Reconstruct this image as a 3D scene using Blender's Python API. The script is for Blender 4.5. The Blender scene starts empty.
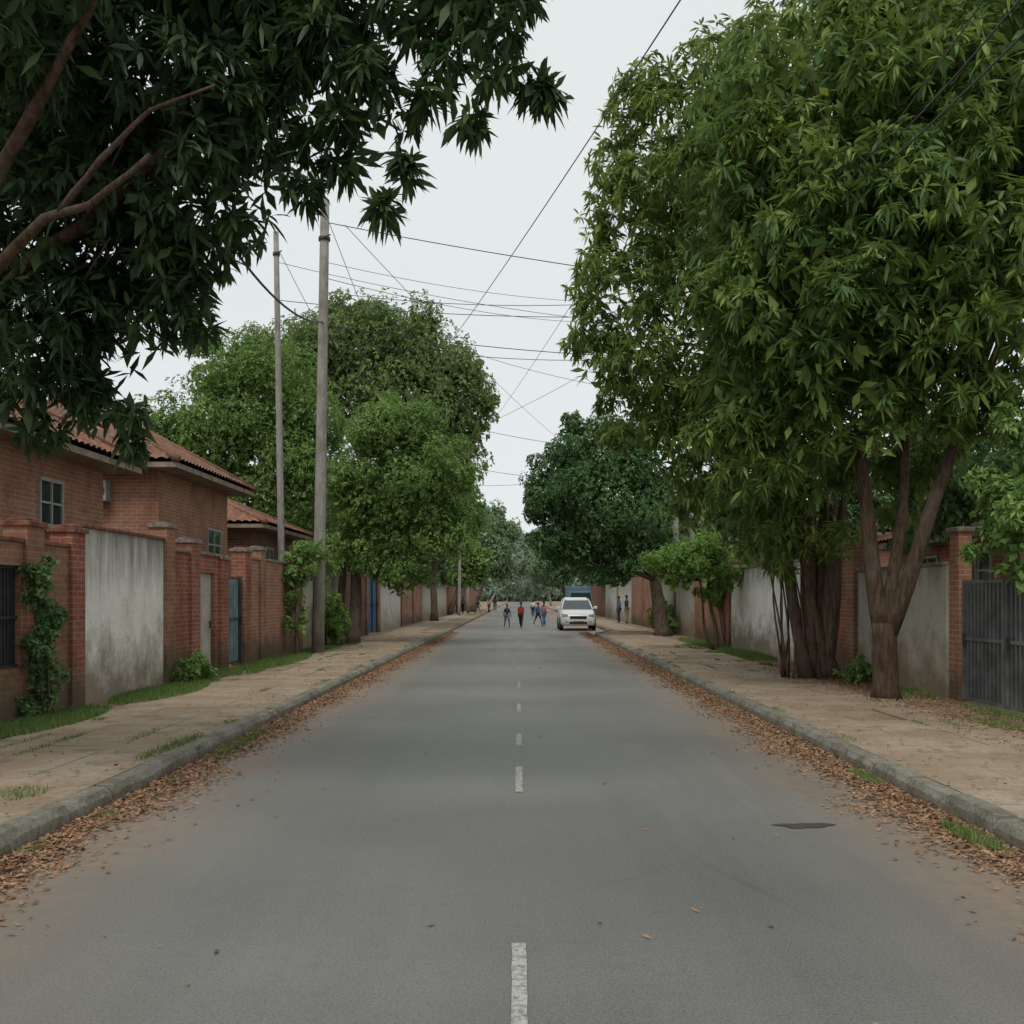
import bpy, math, random
import numpy as np
from mathutils import Vector
random.seed(7); rng = np.random.default_rng(7)
C = bpy.context.scene.collection
bpy.context.scene.view_settings.view_transform='Standard'; bpy.context.scene.view_settings.look='None'; bpy.context.scene.view_settings.exposure=0
F, VX, VY, H = 1000.0, 519.0, 597.0, 1.7
def P(px, py, d): return Vector(((px-VX)/F*d, d, H+(VY-py)/F*d))
WL = {}
def tag(o, label=None, cat=None, group=None, kind=None):
    if label: o['label'] = label
    if cat: o['category'] = cat
    if group: o['group'] = group
    if kind: o['kind'] = kind
    return o
def thing(name, loc, label, cat, group=None):
    o = bpy.data.objects.new(name, None); C.objects.link(o); o.location = loc
    o.empty_display_size = .3
    WL[o.name] = Vector(loc); return tag(o, label, cat, group)
def link(name, me, mat, parent=None):
    o = bpy.data.objects.new(name, me); C.objects.link(o)
    me.materials.append(mat)
    if parent is not None:
        o.parent = parent; WL[o.name] = WL[parent.name]
    else: WL[o.name] = Vector((0,0,0))
    return o
class MB:
    def __init__(s): s.v=[]; s.f=[]
    def box(s,x0,x1,y0,y1,z0,z1):
        n=len(s.v)
        s.v += [(x0,y0,z0),(x1,y0,z0),(x1,y1,z0),(x0,y1,z0),(x0,y0,z1),(x1,y0,z1),(x1,y1,z1),(x0,y1,z1)]
        s.f += [tuple(n+i for i in q) for q in ((0,3,2,1),(4,5,6,7),(0,1,5,4),(1,2,6,5),(2,3,7,6),(3,0,4,7))]
        return s
    def quad(s,a,b,c,d):
        n=len(s.v); s.v += [tuple(a),tuple(b),tuple(c),tuple(d)]; s.f.append((n,n+1,n+2,n+3)); return s
    def tube(s, pts, radii, n=8, cap=True):
        pts=[Vector(p) for p in pts]; m=len(pts)
        if not hasattr(radii,'__len__'): radii=[radii]*m
        b=len(s.v); up=None
        for i,p in enumerate(pts):
            t=(pts[min(i+1,m-1)]-pts[max(i-1,0)]).normalized()
            if up is None:
                up=Vector((1,0,0)) if abs(t.x)<.8 else Vector((0,1,0))
            u=(up-t*up.dot(t)).normalized(); w=t.cross(u); up=u
            for k in range(n):
                a=2*math.pi*k/n; s.v.append(tuple(p+(u*math.cos(a)+w*math.sin(a))*radii[i]))
        for i in range(m-1):
            for k in range(n):
                k2=(k+1)%n; s.f.append((b+i*n+k,b+i*n+k2,b+(i+1)*n+k2,b+(i+1)*n+k))
        if cap:
            s.f.append(tuple(b+k for k in reversed(range(n)))); s.f.append(tuple(b+(m-1)*n+k for k in range(n)))
        return s
    def loft(s, rings, cap=True):
        b=len(s.v); n=len(rings[0])
        for r in rings: s.v += [tuple(p) for p in r]
        for i in range(len(rings)-1):
            for k in range(n):
                k2=(k+1)%n; s.f.append((b+i*n+k,b+i*n+k2,b+(i+1)*n+k2,b+(i+1)*n+k))
        if cap:
            s.f.append(tuple(b+k for k in reversed(range(n)))); s.f.append(tuple(b+(len(rings)-1)*n+k for k in range(n)))
        return s
    def build(s,name,mat,parent=None,smooth=False,bevel=0):
        o0 = WL[parent.name] if parent is not None else Vector((0,0,0))
        me=bpy.data.meshes.new(name)
        me.from_pydata([(x-o0.x,y-o0.y,z-o0.z) for x,y,z in s.v],[],s.f); me.update()
        if smooth: me.polygons.foreach_set('use_smooth',[True]*len(me.polygons))
        o=link(name,me,mat,parent)
        if bevel:
            md=o.modifiers.new('bevel','BEVEL'); md.width=bevel; md.segments=2; md.limit_method='ANGLE'
        return o
# ---------------------------------------------------------------- materials
class M:
    def __init__(s,name):
        s.m=bpy.data.materials.new(name); s.m.use_nodes=True; s.nt=s.m.node_tree; s.nt.nodes.clear()
        s.out=s.n('ShaderNodeOutputMaterial'); s.b=s.n('ShaderNodeBsdfPrincipled')
        s.nt.links.new(s.b.outputs[0],s.out.inputs[0])
        g=s.n('ShaderNodeNewGeometry'); s.geo=g; s.pos=g.outputs['Position']
        x=s.n('ShaderNodeSeparateXYZ'); s.l(s.pos,x.inputs[0]); s.x,s.y,s.z=x.outputs
    def n(s,t,**k):
        a=s.nt.nodes.new(t)
        for q,v in k.items(): setattr(a,q,v)
        return a
    def l(s,v,sock):
        if isinstance(v,bpy.types.NodeSocket): s.nt.links.new(v,sock)
        elif isinstance(v,(tuple,list)) and len(v)==3 and sock.type=='RGBA': sock.default_value=(*v,1)
        else: sock.default_value=v
    def noise(s,scale,detail=4,rough=.55,vec=None):
        a=s.n('ShaderNodeTexNoise'); s.l(vec or s.pos,a.inputs['Vector']); a.inputs['Scale'].default_value=scale
        a.inputs['Detail'].default_value=detail; a.inputs['Roughness'].default_value=rough; return a.outputs['Fac']
    def math(s,op,a,b=0,clamp=False):
        q=s.n('ShaderNodeMath',operation=op); q.use_clamp=clamp; s.l(a,q.inputs[0]); s.l(b,q.inputs[1]); return q.outputs[0]
    def rng(s,v,a,b,c=0,d=1):
        q=s.n('ShaderNodeMapRange'); s.l(v,q.inputs[0])
        for i,t in enumerate((a,b,c,d)): q.inputs[i+1].default_value=t
        return q.outputs[0]
    def mix(s,f,a,b,mode='MIX'):
        q=s.n('ShaderNodeMix',data_type='RGBA',blend_type=mode); s.l(f,q.inputs[0]); s.l(a,q.inputs[6]); s.l(b,q.inputs[7]); return q.outputs[2]
    def comb(s,x,y,z=0.0):
        q=s.n('ShaderNodeCombineXYZ'); s.l(x,q.inputs[0]); s.l(y,q.inputs[1]); s.l(z,q.inputs[2]); return q.outputs[0]
    def bump(s,h,st=.5,dist=.02):
        q=s.n('ShaderNodeBump'); q.inputs['Strength'].default_value=st; q.inputs['Distance'].default_value=dist
        s.l(h,q.inputs['Height']); s.l(q.outputs[0],s.b.inputs['Normal'])
    def fin(s,col,rough=.8,spec=.3,metal=0):
        s.l(col,s.b.inputs['Base Color']); s.l(rough,s.b.inputs['Roughness']); s.l(spec,s.b.inputs['Specular IOR Level']); s.l(metal,s.b.inputs['Metallic'])
        return s.m
def plain(name,c,rough=.6,var=.25,scale=6,spec=.3,metal=0,bump=0):
    m=M(name); n=m.noise(scale,4)
    col=m.mix(m.rng(n,.3,.7),tuple(k*(1-var) for k in c),tuple(min(1,k*(1+var)) for k in c))
    if bump: m.bump(n,bump,.02)
    return m.fin(col,rough,spec,metal)
def brickmat(name,a,b,mortar,dirt=.5):
    m=M(name); v=m.comb(m.math('ADD',m.x,m.y),m.z)
    t=m.n('ShaderNodeTexBrick'); m.l(v,t.inputs['Vector'])
    for k,q in (('Color1',a),('Color2',b),('Mortar',mortar)): m.l(q,t.inputs[k])
    for k,q in (('Scale',1),('Mortar Size',.011),('Brick Width',.24),('Row Height',.085),('Mortar Smooth',.15),('Bias',-.1)): t.inputs[k].default_value=q
    n=m.noise(1.3,5,.65); col=m.mix(m.rng(n,.45,.68,0,dirt),t.outputs['Color'],tuple(k*.42 for k in a))
    n2=m.noise(5,4,.7); col=m.mix(m.rng(n2,.54,.75,0,.45),col,(.33,.26,.2))
    low=m.rng(m.math('ADD',m.z,m.math('MULTIPLY',n,-.9)),-.1,.35,.75,0)
    col=m.mix(low,col,(.09,.08,.05))
    m.bump(m.math('ADD',m.math('MULTIPLY',t.outputs['Fac'],-1),m.math('MULTIPLY',n2,.6)),.6,.01)
    return m.fin(col,.9,.15)
def plastermat(name,c,dark,amount=.8,streak=1):
    m=M(name); sv=m.comb(m.math('MULTIPLY',m.math('ADD',m.x,m.y),4),m.math('MULTIPLY',m.z,.5))
    st=m.noise(1,5,.7,sv); n=m.noise(1.6,5,.7); n3=m.noise(9,5,.7)
    col=m.mix(m.rng(n,.42,.66,0,.6),c,tuple(k*.72 for k in c))
    top=m.rng(m.math('ADD',m.z,m.math('MULTIPLY',st,2.4)),2.95,4.0,0,amount)
    col=m.mix(top,col,dark)
    col=m.mix(m.rng(st,.58,.72,0,.4),col,tuple(k*1.5 for k in dark))
    low=m.rng(m.math('ADD',m.z,m.math('MULTIPLY',n,-2.3)),-.85,.05,amount,0)
    col=m.mix(low,col,(.22,.16,.10))
    col=m.mix(m.rng(n3,.6,.68,0,.75),col,tuple(k*.45 for k in c))
    m.bump(n3,.35,.01); return m.fin(col,.9,.15)
def leafmat(name,dark,light,tip,trans=.25,ts=.7,rough=.5,dk=.5,tipf=.5):
    m=M(name); r=m.geo.outputs['Random Per Island']
    col=m.mix(m.rng(r,0,1),dark,light)
    n=m.noise(ts,1); n2=m.noise(ts*4.2,1)
    col=m.mix(m.math('MULTIPLY',m.rng(n,.42,.66),m.rng(r,.15,.9,.1,1)),col,tip)
    col=m.mix(m.rng(n2,.54,.36,0,dk),col,tuple(k*.5 for k in dark))
    col=m.mix(m.rng(n2,.54,.68,0,tipf),col,tip)
    b=m.fin(col,rough,.3)
    if trans>0:
        t=m.n('ShaderNodeBsdfTranslucent'); m.l(m.mix(.6,col,tip),t.inputs[0])
        x=m.n('ShaderNodeMixShader'); x.inputs[0].default_value=trans
        m.l(m.b.outputs[0],x.inputs[1]); m.l(t.outputs[0],x.inputs[2]); m.l(x.outputs[0],m.out.inputs[0])
    return m.m
def barkmat(name,a,b):
    m=M(name); v=m.comb(m.math('MULTIPLY',m.x,6),m.math('MULTIPLY',m.y,6),m.z)
    n=m.noise(3,6,.7,v); n2=m.noise(2.2,4)
    col=m.mix(m.rng(n,.35,.65),a,b); col=m.mix(m.rng(n2,.5,.68,0,.5),col,(.15,.135,.11))
    m.bump(n,1,.05); return m.fin(col,.9,.15)
K={}
K['brick_red']=brickmat('red brick',(.37,.12,.07),(.25,.075,.045),(.29,.24,.2),.7)
K['brick_brown']=brickmat('brown brick',(.29,.125,.075),(.37,.17,.10),(.28,.24,.19),.7)
K['brick_orange']=brickmat('orange brick',(.40,.18,.105),(.31,.13,.08),(.33,.29,.24),.6)
K['brick_dark']=brickmat('dark brick',(.18,.08,.055),(.24,.10,.065),(.22,.18,.15))
K['white_plaster']=plastermat('stained whitewash',(.82,.81,.75),(.17,.16,.13),.85)
K['grey_plaster']=plastermat('grey render',(.46,.44,.37),(.14,.13,.105),.85)
K['pale_plaster']=plastermat('pale render',(.58,.56,.51),(.2,.19,.165),.7)
K['coping']=plain('weathered coping',(.20,.17,.14),.9,.5,8,.2,0,.5)
K['coping_red']=plain('red coping',(.19,.085,.06),.9,.5,8,.2,0,.5)
K['gate_grey']=plain('grey painted steel',(.13,.135,.135),.55,.4,3,.3)
K['gate_blue']=plain('blue grey painted steel',(.17,.235,.26),.5,.3,3,.4)
K['door_blue']=plain('bright blue paint',(.05,.2,.38),.5,.25,3,.4)
K['door_pale']=plain('pale door paint',(.40,.38,.33),.6,.3,3,.3)
K['dark_metal']=plain('dark iron',(.045,.047,.05),.5,.3,6,.4)
K['glass']=plain('window glass',(.03,.04,.045),.08,.2,2,.8)
K['frame']=plain('pale window frame',(.32,.32,.30),.6,.2,6)
K['soffit']=plain('pale eaves board',(.25,.20,.155),.8,.4,3)
K['bark']=barkmat('brown bark',(.055,.04,.03),(.18,.135,.10))
K['bark_warm']=barkmat('warm bark',(.045,.03,.021),(.14,.095,.065))
K['bark_stem']=barkmat('reddish stem bark',(.07,.047,.034),(.20,.14,.10))
K['pole_wood']=barkmat('weathered grey pole',(.24,.225,.205),(.38,.36,.33))
K['cable']=plain('black cable',(.05,.052,.055),.6,.1)
m=M('clay tiles'); n=m.noise(7,5,.7); r=m.noise(1.2,4)
K['tiles']=m.fin(m.mix(m.rng(r,.4,.65,0,.75),m.mix(m.rng(n,.3,.7),(.15,.065,.045),(.36,.18,.115)),(.11,.09,.07)),.85,.2)
# asphalt
m=M('asphalt'); sv=m.comb(m.math('MULTIPLY',m.x,1.1),m.math('MULTIPLY',m.y,.07))
st=m.noise(1.6,5,.6,sv); big=m.noise(1,3,.5,m.comb(m.math('MULTIPLY',m.x,.15),m.math('MULTIPLY',m.y,.24))); fine=m.noise(70,3,.8); mid=m.noise(9,5,.7)
col=m.mix(m.rng(st,.3,.7),(.12,.122,.111),(.182,.183,.167))
col=m.mix(m.rng(big,.40,.60,0,.75),col,(.080,.083,.077))  # dark bands across the road: shadow painted into the asphalt colour
col=m.mix(m.rng(fine,.4,.7,0,.55),col,(.26,.255,.235)); col=m.mix(m.rng(fine,.48,.3,0,.6),col,(.058,.06,.056))
col=m.mix(m.rng(mid,.5,.75,0,.3),col,(.08,.082,.076))
vo=m.n('ShaderNodeTexVoronoi',feature='DISTANCE_TO_EDGE'); vo.inputs['Scale'].default_value=.5
wv=m.n('ShaderNodeVectorMath',operation='ADD'); m.l(m.pos,wv.inputs[0]); nn=m.n('ShaderNodeTexNoise'); nn.inputs['Scale'].default_value=2.8; nn.inputs['Detail'].default_value=5; m.l(nn.outputs['Color'],wv.inputs[1]); m.l(wv.outputs[0],vo.inputs['Vector'])
crack=m.math('MULTIPLY',m.rng(vo.outputs['Distance'],.0,.01,1,0),m.rng(big,.5,.62,0,.25))
col=m.mix(crack,col,(.05,.05,.045))
ax=m.math('ABSOLUTE',m.x); e=m.math('ADD',ax,m.math('MULTIPLY',m.math('SUBTRACT',m.noise(.9,5,.65),.5),1.6))
dcol=m.mix(m.rng(mid,.3,.7),(.18,.13,.088),(.28,.205,.145))
col=m.mix(m.rng(e,1.6,2.8,0,.35),col,dcol); col=m.mix(m.rng(e,2.3,3.15,0,.92),col,dcol)
m.bump(m.math('ADD',fine,m.math('MULTIPLY',mid,.6)),.5,.005)
K['asphalt']=m.fin(col,m.rng(st,.3,.7,.45,.7),.45)
# earth
m=M('bare earth'); a=m.noise(.9,5,.65); b=m.noise(12,5,.7)
col=m.mix(m.rng(a,.35,.65),(.22,.16,.11),(.33,.255,.18)); col=m.mix(m.rng(b,.45,.7,0,.6),col,(.15,.11,.07))
col=m.mix(m.rng(m.noise(.6,4,.6),.54,.64,0,.6),col,(.10,.12,.045)); m.bump(b,.7,.02)
K['earth']=m.fin(col,.95,.1)
m=M('pavement slabs'); r=m.geo.outputs['Random Per Island']; a=m.noise(1.1,6,.65); b=m.noise(20,5,.75)
col=m.mix(r,(.355,.29,.215),(.385,.32,.24)); col=m.mix(m.rng(a,.36,.58,0,.92),col,m.mix(m.rng(b,.3,.7),(.23,.17,.115),(.33,.25,.175))); col=m.mix(m.rng(b,.48,.7,0,.65),col,(.18,.14,.10))
col=m.mix(m.rng(m.noise(2.5,5,.7),.52,.66,0,.65),col,(.155,.13,.092)); m.bump(b,.7,.014); K['slab']=m.fin(col,.92,.15)
m=M('kerb concrete'); r=m.geo.outputs['Random Per Island']; a=m.noise(3,6,.7); b=m.noise(24,5,.75)
col=m.mix(r,(.25,.24,.20),(.31,.29,.245)); col=m.mix(m.rng(a,.42,.62,0,.7),col,(.13,.125,.085)); col=m.mix(m.rng(b,.48,.66,0,.6),col,(.12,.105,.08)); 
col=m.mix(m.rng(m.math('ADD',m.z,m.math('MULTIPLY',a,-.06)),-.03,.07,.85,0),col,(.15,.11,.075)); m.bump(m.math('ADD',a,b),1,.025); K['kerb']=m.fin(col,.92,.15)
m=M('worn white paint'); b=m.noise(26,5,.8); far=m.rng(m.y,5,22,0,.08); K['paint']=m.fin(m.mix(m.rng(m.math('ADD',b,far),.44,.64),(.43,.43,.39),(.16,.16,.15)),.8,.2)
m=M('damp patch'); K['damp']=m.fin(m.mix(m.rng(m.noise(8),.35,.65),(.05,.043,.036),(.085,.072,.058)),.6,.3)
m=M('dry leaves'); r=m.geo.outputs['Random Per Island']; K['litter']=m.fin(m.mix(r,(.15,.08,.045),(.40,.245,.15)),.85,.15)
m=M('grass blades'); r=m.geo.outputs['Random Per Island']; K['grass']=m.fin(m.mix(r,(.06,.12,.025),(.19,.27,.08)),.8,.2)
K['leaf_near']=leafmat('dark mango leaves',(.024,.054,.024),(.052,.102,.040),(.085,.145,.05),.3)
K['leaf_big']=leafmat('long green leaves',(.062,.145,.045),(.135,.24,.065),(.28,.37,.085),.36,.6,.55,.6,.6)
K['leaf_big2']=leafmat('yellow green long leaves',(.08,.165,.045),(.17,.275,.065),(.34,.41,.10),.36,.5,.55,.5,.6)
K['leaf_mid']=leafmat('mid green leaves',(.125,.235,.065),(.20,.325,.09),(.28,.40,.12),.28,.5,.85,.3,.4)
K['leaf_olive']=leafmat('olive green leaves',(.135,.22,.08),(.21,.31,.11),(.29,.37,.14),.28,.35,.85,.3,.4)
K['leaf_dark']=leafmat('deep green leaves',(.068,.15,.062),(.12,.225,.085),(.17,.285,.10),.25,.5,.85,.3,.4)
K['leaf_bright']=leafmat('bright green leaves',(.14,.28,.055),(.23,.38,.095),(.32,.45,.13),.28,.9,.7,.3,.4)
K['leaf_haze_tint1']=leafmat('distant leaves haze tinted',(.20,.31,.165),(.24,.345,.19),(.28,.38,.21),.25,.2,1,.15,.3)  # air haze painted in as a paler leaf colour with low contrast
K['leaf_haze_tint2']=leafmat('far leaves haze tinted',(.34,.44,.32),(.36,.46,.34),(.39,.48,.36),.35,.1,1,0,.2)  # stronger distance haze, painted straight into the leaf colours
# ---------------------------------------------------------------- foliage
def unit(a): return a/np.maximum(np.linalg.norm(a,axis=-1,keepdims=True),1e-6)
def crown_pts(blobs,dens,fill=.5,tight=1.0):
    PP=[];AA=[];FI=[]
    for (x,y,z,rx,ry,rz) in blobs:
        c=np.array([x,y,z]); r=np.array([rx,ry,rz]); area=4*math.pi*((rx*ry+rx*rz+ry*rz)/3)
        n=max(12,int(area*dens)); m=max(7,int(8+area*.35))
        dd=unit(rng.normal(size=(m,3))); dd[:,2]=np.where(dd[:,2]<-.3,dd[:,2]*.7,dd[:,2]); sc=c+dd*r*rng.uniform(.6,1.05,(m,1)); sr=rng.uniform(.22,.44,(m,1))*tight
        idx=rng.integers(0,m,n); d2=unit(rng.normal(size=(n,3))); d2[:,2]=np.where(d2[:,2]<0,d2[:,2]*.6,d2[:,2]); d2=unit(d2)
        PP.append(sc[idx]+d2*r*sr[idx]*rng.uniform(.7,1.12,(n,1)))
        AA.append(unit(d2*.8+dd[idx]*.5+np.array([0,0,.25])+rng.normal(size=(n,3))*.25))
        k=int(n*fill); FI.append(c+unit(rng.normal(size=(k,3)))*r*(rng.uniform(0,1,(k,1))**.5)*.78)
    return np.concatenate(PP),np.concatenate(AA),np.concatenate(FI)
def poly_mesh(name,V,loops,tot,mat,parent):
    o0=np.array(WL[parent.name]) if parent is not None else np.zeros(3)
    me=bpy.data.meshes.new(name); V=V-o0
    me.vertices.add(len(V)); me.vertices.foreach_set('co',V.astype(np.float32).ravel())
    me.loops.add(len(loops)); me.loops.foreach_set('vertex_index',loops.astype(np.int32))
    st=np.concatenate([[0],np.cumsum(tot)[:-1]]); me.polygons.add(len(tot))
    me.polygons.foreach_set('loop_start',st.astype(np.int32))
    try: me.polygons.foreach_set('loop_total',tot.astype(np.int32))
    except Exception: pass
    me.update(calc_edges=True); me.validate()
    return link(name,me,mat,parent)
def leaf_arrays(Pt,A,k,L,W,droop,detail,tl=(-.2,.7)):
    Pt=np.repeat(Pt,k,0); A=np.repeat(A,k,0); N=len(Pt)
    R=rng.normal(size=(N,3)); R=unit(R-(R*A).sum(1,keepdims=True)*A)
    D=R+A*rng.uniform(tl[0],tl[1],(N,1)); D[:,2]-=droop*rng.uniform(.2,1,N); D=unit(D)
    l=L*rng.uniform(.65,1.15,(N,1)); w=W*rng.uniform(.8,1.2,(N,1))*.5
    S=unit(np.cross(D,np.array([0,0,1.])+rng.normal(size=(N,3))*.45)); Z=np.array([0,0,1.])
    Pt=Pt+rng.normal(size=(N,3))*L*.06
    if detail:
        a=Pt+D*l*.06; m1=Pt+D*l*.36; m2=Pt+D*l*.72-Z*l*.07; t=Pt+D*l-Z*l*.2
        V=np.stack([a,m1-S*w,m1+S*w,m2-S*w*.75,m2+S*w*.75,t],1).reshape(-1,3)
        pat=np.array([0,2,1, 1,2,4,3, 3,4,5]); tot=np.tile([3,4,3],N)
        loops=(np.arange(N)[:,None]*6+pat).ravel()
    else:
        V=np.stack([Pt,Pt+D*l*.5+S*w,Pt+D*l-Z*l*.1,Pt+D*l*.5-S*w],1).reshape(-1,3)
        loops=np.arange(N*4); tot=np.full(N,4)
    return V,loops,tot
def crown(parent,blobs,mat,dens,k,L,W,droop=.5,detail=True,fill=.3,fsize=1.8,name='crown',tight=1.0):
    Pt,A,Fi=crown_pts(blobs,dens,fill,tight)
    keep=Pt[:,2]>.2; Pt=Pt[keep]; A=A[keep]; Fi=Fi[Fi[:,2]>.4] if len(Fi) else Fi
    V,l,t=leaf_arrays(Pt,A,k,L,W,droop,detail)
    if len(Fi):
        V2,l2,t2=leaf_arrays(Fi,unit(rng.normal(size=Fi.shape)),2,L*fsize,W*fsize*1.6,.3,False)
        l=np.concatenate([l,l2+len(V)]); V=np.concatenate([V,V2]); t=np.concatenate([t,t2])
    return poly_mesh(name,V,l,t,mat,parent)
def bend(a,b,n=6,amp=.12,sag=0):
    a=Vector(a); b=Vector(b); L=(b-a).length; o=Vector([random.uniform(-1,1) for _ in range(3)])*amp*L; o2=Vector([random.uniform(-1,1) for _ in range(3)])*amp*.4*L
    return [a.lerp(b,t)+o*math.sin(math.pi*t)+o2*math.sin(2*math.pi*t)-Vector((0,0,sag*math.sin(math.pi*t))) for t in [i/n for i in range(n+1)]]
def tree(label,base,blobs,stems,mat,dens,k,L,W,droop=.5,detail=True,bark='bark',fork=None,brad=.06,group=None,fill=.3,fsize=1.8,name='tree',maxb=8,cat='tree',tight=1.0):
    root=thing(name,base,label,cat,group); t=MB()
    for pts,r0,r1 in stems:
        n=len(pts); rr=[r0+(r1-r0)*i/(n-1) for i in range(n)]; 
        if pts[0][2]<.3: rr[0]*=1.3
        t.tube(pts,rr,10)
    t.build('trunk',K[bark],root,True)
    f=[Vector(s[0][-1]) for s in stems]
    for i,bl in enumerate(sorted(blobs,key=lambda q:-q[3])[:maxb]):
        c=Vector(bl[:3]); s=min(f,key=lambda q:(q-c).length); b=MB(); pts=bend(s,c,7,.1)
        b.tube(pts,[brad*(1-.8*j/7) for j in range(8)],7)
        for j in range(3):
            q=pts[3+j]; e=c+Vector([random.uniform(-1,1)*bl[3+a]*.8 for a in range(3)]); b.tube(bend(q,e,4,.1),[brad*.4,brad*.33,brad*.25,brad*.17,brad*.1],5)
        b.build('branch',K[bark],root,True)
    crown(root,blobs,K[mat],dens,k,L,W,droop,detail,fill,fsize,tight=tight)
    return root
def auto(cx,cy,cz,rx,ry,rz,n):
    out=[(cx,cy,cz,rx*.7,ry*.7,rz*.7)]
    for i in range(n):
        d=unit(rng.normal(size=3)); s=rng.uniform(.28,.46)
        out.append((cx+d[0]*rx*(1-s),cy+d[1]*ry*(1-s),cz+d[2]*rz*(1-s),rx*s,ry*s,rz*s*.85))
    return out
def pb(px,py,d,r,q=1.0,dy=1.0): # crown lobe
    p=P(px,py,d); R=r/F*d; return (p.x,p.y,p.z,R,R*dy,R*q)
# ---------------------------------------------------------------- world, light, camera
w=bpy.data.worlds.new('World'); bpy.context.scene.world=w; w.use_nodes=True; nt=w.node_tree; nt.nodes.clear()
o=nt.nodes.new('ShaderNodeOutputWorld'); bg=nt.nodes.new('ShaderNodeBackground'); bg.inputs[1].default_value=.12
sky=nt.nodes.new('ShaderNodeTexSky'); sky.sky_type='NISHITA'; sky.sun_disc=False; sky.sun_elevation=math.radians(58); sky.sun_rotation=math.radians(200)
mx=nt.nodes.new('ShaderNodeMix'); mx.data_type='RGBA'; mx.inputs[0].default_value=.93
tc=nt.nodes.new('ShaderNodeTexCoord'); ns=nt.nodes.new('ShaderNodeTexNoise'); ns.inputs['Scale'].default_value=1.6; ns.inputs['Detail'].default_value=4
nt.links.new(tc.outputs['Generated'],ns.inputs['Vector'])
cr=nt.nodes.new('ShaderNodeMix'); cr.data_type='RGBA'; cr.inputs[6].default_value=(6.35,6.85,6.95,1); cr.inputs[7].default_value=(7.1,7.25,7.2,1)
nt.links.new(ns.outputs['Fac'],cr.inputs[0]); nt.links.new(sky.outputs[0],mx.inputs[6]); nt.links.new(cr.outputs[2],mx.inputs[7])
nt.links.new(mx.outputs[2],bg.inputs[0]); nt.links.new(bg.outputs[0],o.inputs[0])
sl=bpy.data.lights.new('sun','SUN'); sl.energy=1.5; sl.angle=math.radians(22); sl.color=(1,.94,.85)
so=bpy.data.objects.new('sun',sl); C.objects.link(so); so.rotation_euler=(math.radians(36),0,math.radians(-12))
cam=bpy.data.cameras.new('camera'); co=bpy.data.objects.new('camera',cam); C.objects.link(co)
co.location=(0,0,H); co.rotation_euler=(math.radians(90),0,0); cam.sensor_width=36; cam.lens=36*F/1024
cam.shift_y=(VY-512)/1024; cam.shift_x=-(VX-512)/1024; cam.clip_end=3000; bpy.context.scene.camera=co
# ---------------------------------------------------------------- ground
S='structure'
tag(MB().quad((-900,-60,-.03),(900,-60,-.03),(900,1500,-.03),(-900,1500,-.03)).build('ground',K['earth']),kind=S)
KX=3.33
r=MB(); n=0
r.v=[(-3.36,-12,0),(3.36,-12,0),(3.36,44,0),(4.35,48,0),(4.35,500,0),(-3.36,500,0)]; r.f=[(0,1,2,3,4,5)]
tag(r.build('road',K['asphalt']),kind=S)
def rk(d): return KX if d<44 else (KX+(d-44)/4 if d<48 else KX+1)
vb=MB()
vb.quad((-60,-12,.10),(-3.45,-12,.10),(-3.45,500,.10),(-60,500,.10))
vb.v+= [(3.45,-12,.1),(60,-12,.1),(60,500,.1),(4.45,500,.1),(4.45,48,.1),(3.45,44,.1)]; vb.f.append((4,5,6,7,8,9))
tag(vb.build('verge',K['earth']),kind=S)
kb=MB()
for side in (-1,1):
    y=-3.0
    while y<230:
        L=random.choice((.9,1.0,.8)) if y<60 else 6
        f0=(rk(y) if side>0 else KX); f1=(rk(y+L) if side>0 else KX)
        j=random.uniform(-.015,.015); h=.142+random.uniform(-.014,.01); g=random.uniform(.003,.012) if y<60 else 0
        def ring(yy,fx,e=0): 
            q=lambda s_: random.uniform(-s_,s_) if y<40 else 0
            x=[fx+j+q(.005),fx+j+.02+q(.008)+e,fx+j+.06+q(.01)+e,fx+j+.2,fx+j+.215]; z=[-.02,h-.05-e+q(.008),h-e*.6+q(.005),h+.002+q(.003),.05]
            return [Vector((side*a,yy,b)) for a,b in zip(x,z)]
        N_=5 if y<40 else 1
        rr=[ring(y+g+(L-2*g)*i/N_,f0+(f1-f0)*i/N_,(.01 if (i in(0,N_) and y<40) else 0)) for i in range(N_+1)]
        if side<0: rr=[list(reversed(q)) for q in rr]
        kb.loft(rr); y+=L
tag(kb.build('kerb',K['kerb']),kind=S)
sb=MB()
for side in (-1,1):
    y=-2.0
    while y<46:
        L=random.choice((.9,1.0,1.3,1.7)); x=KX+.235
        while x<5.5:
            W=random.choice((.72,.74,.71)); 
            if not (side>0 and y>42) and random.random()>.03:
                z=[.124+random.uniform(-.005,.005) for _ in range(4)]; g=.003; a,b=side*(x+g),side*(x+W-g)
                n=len(sb.v); sb.v+=[(a,y+g,.06),(b,y+g,.06),(b,y+L-g,.06),(a,y+L-g,.06),(a,y+g,z[0]),(b,y+g,z[1]),(b,y+L-g,z[2]),(a,y+L-g,z[3])]
                q=((4,5,6,7),(0,1,5,4),(1,2,6,5),(2,3,7,6),(3,0,4,7)); sb.f+=[tuple(n+i for i in (t if side>0 else t[::-1])) for t in q]
            x+=W
        y+=L
tag(sb.build('pavement',K['slab']),kind=S)
for side in (-1,1):
    tag(MB().box(*sorted((side*4.62,side*6.0)),46,300,.08,.125).build('pavement',K['slab']),kind=S)
dash=MB()
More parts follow.
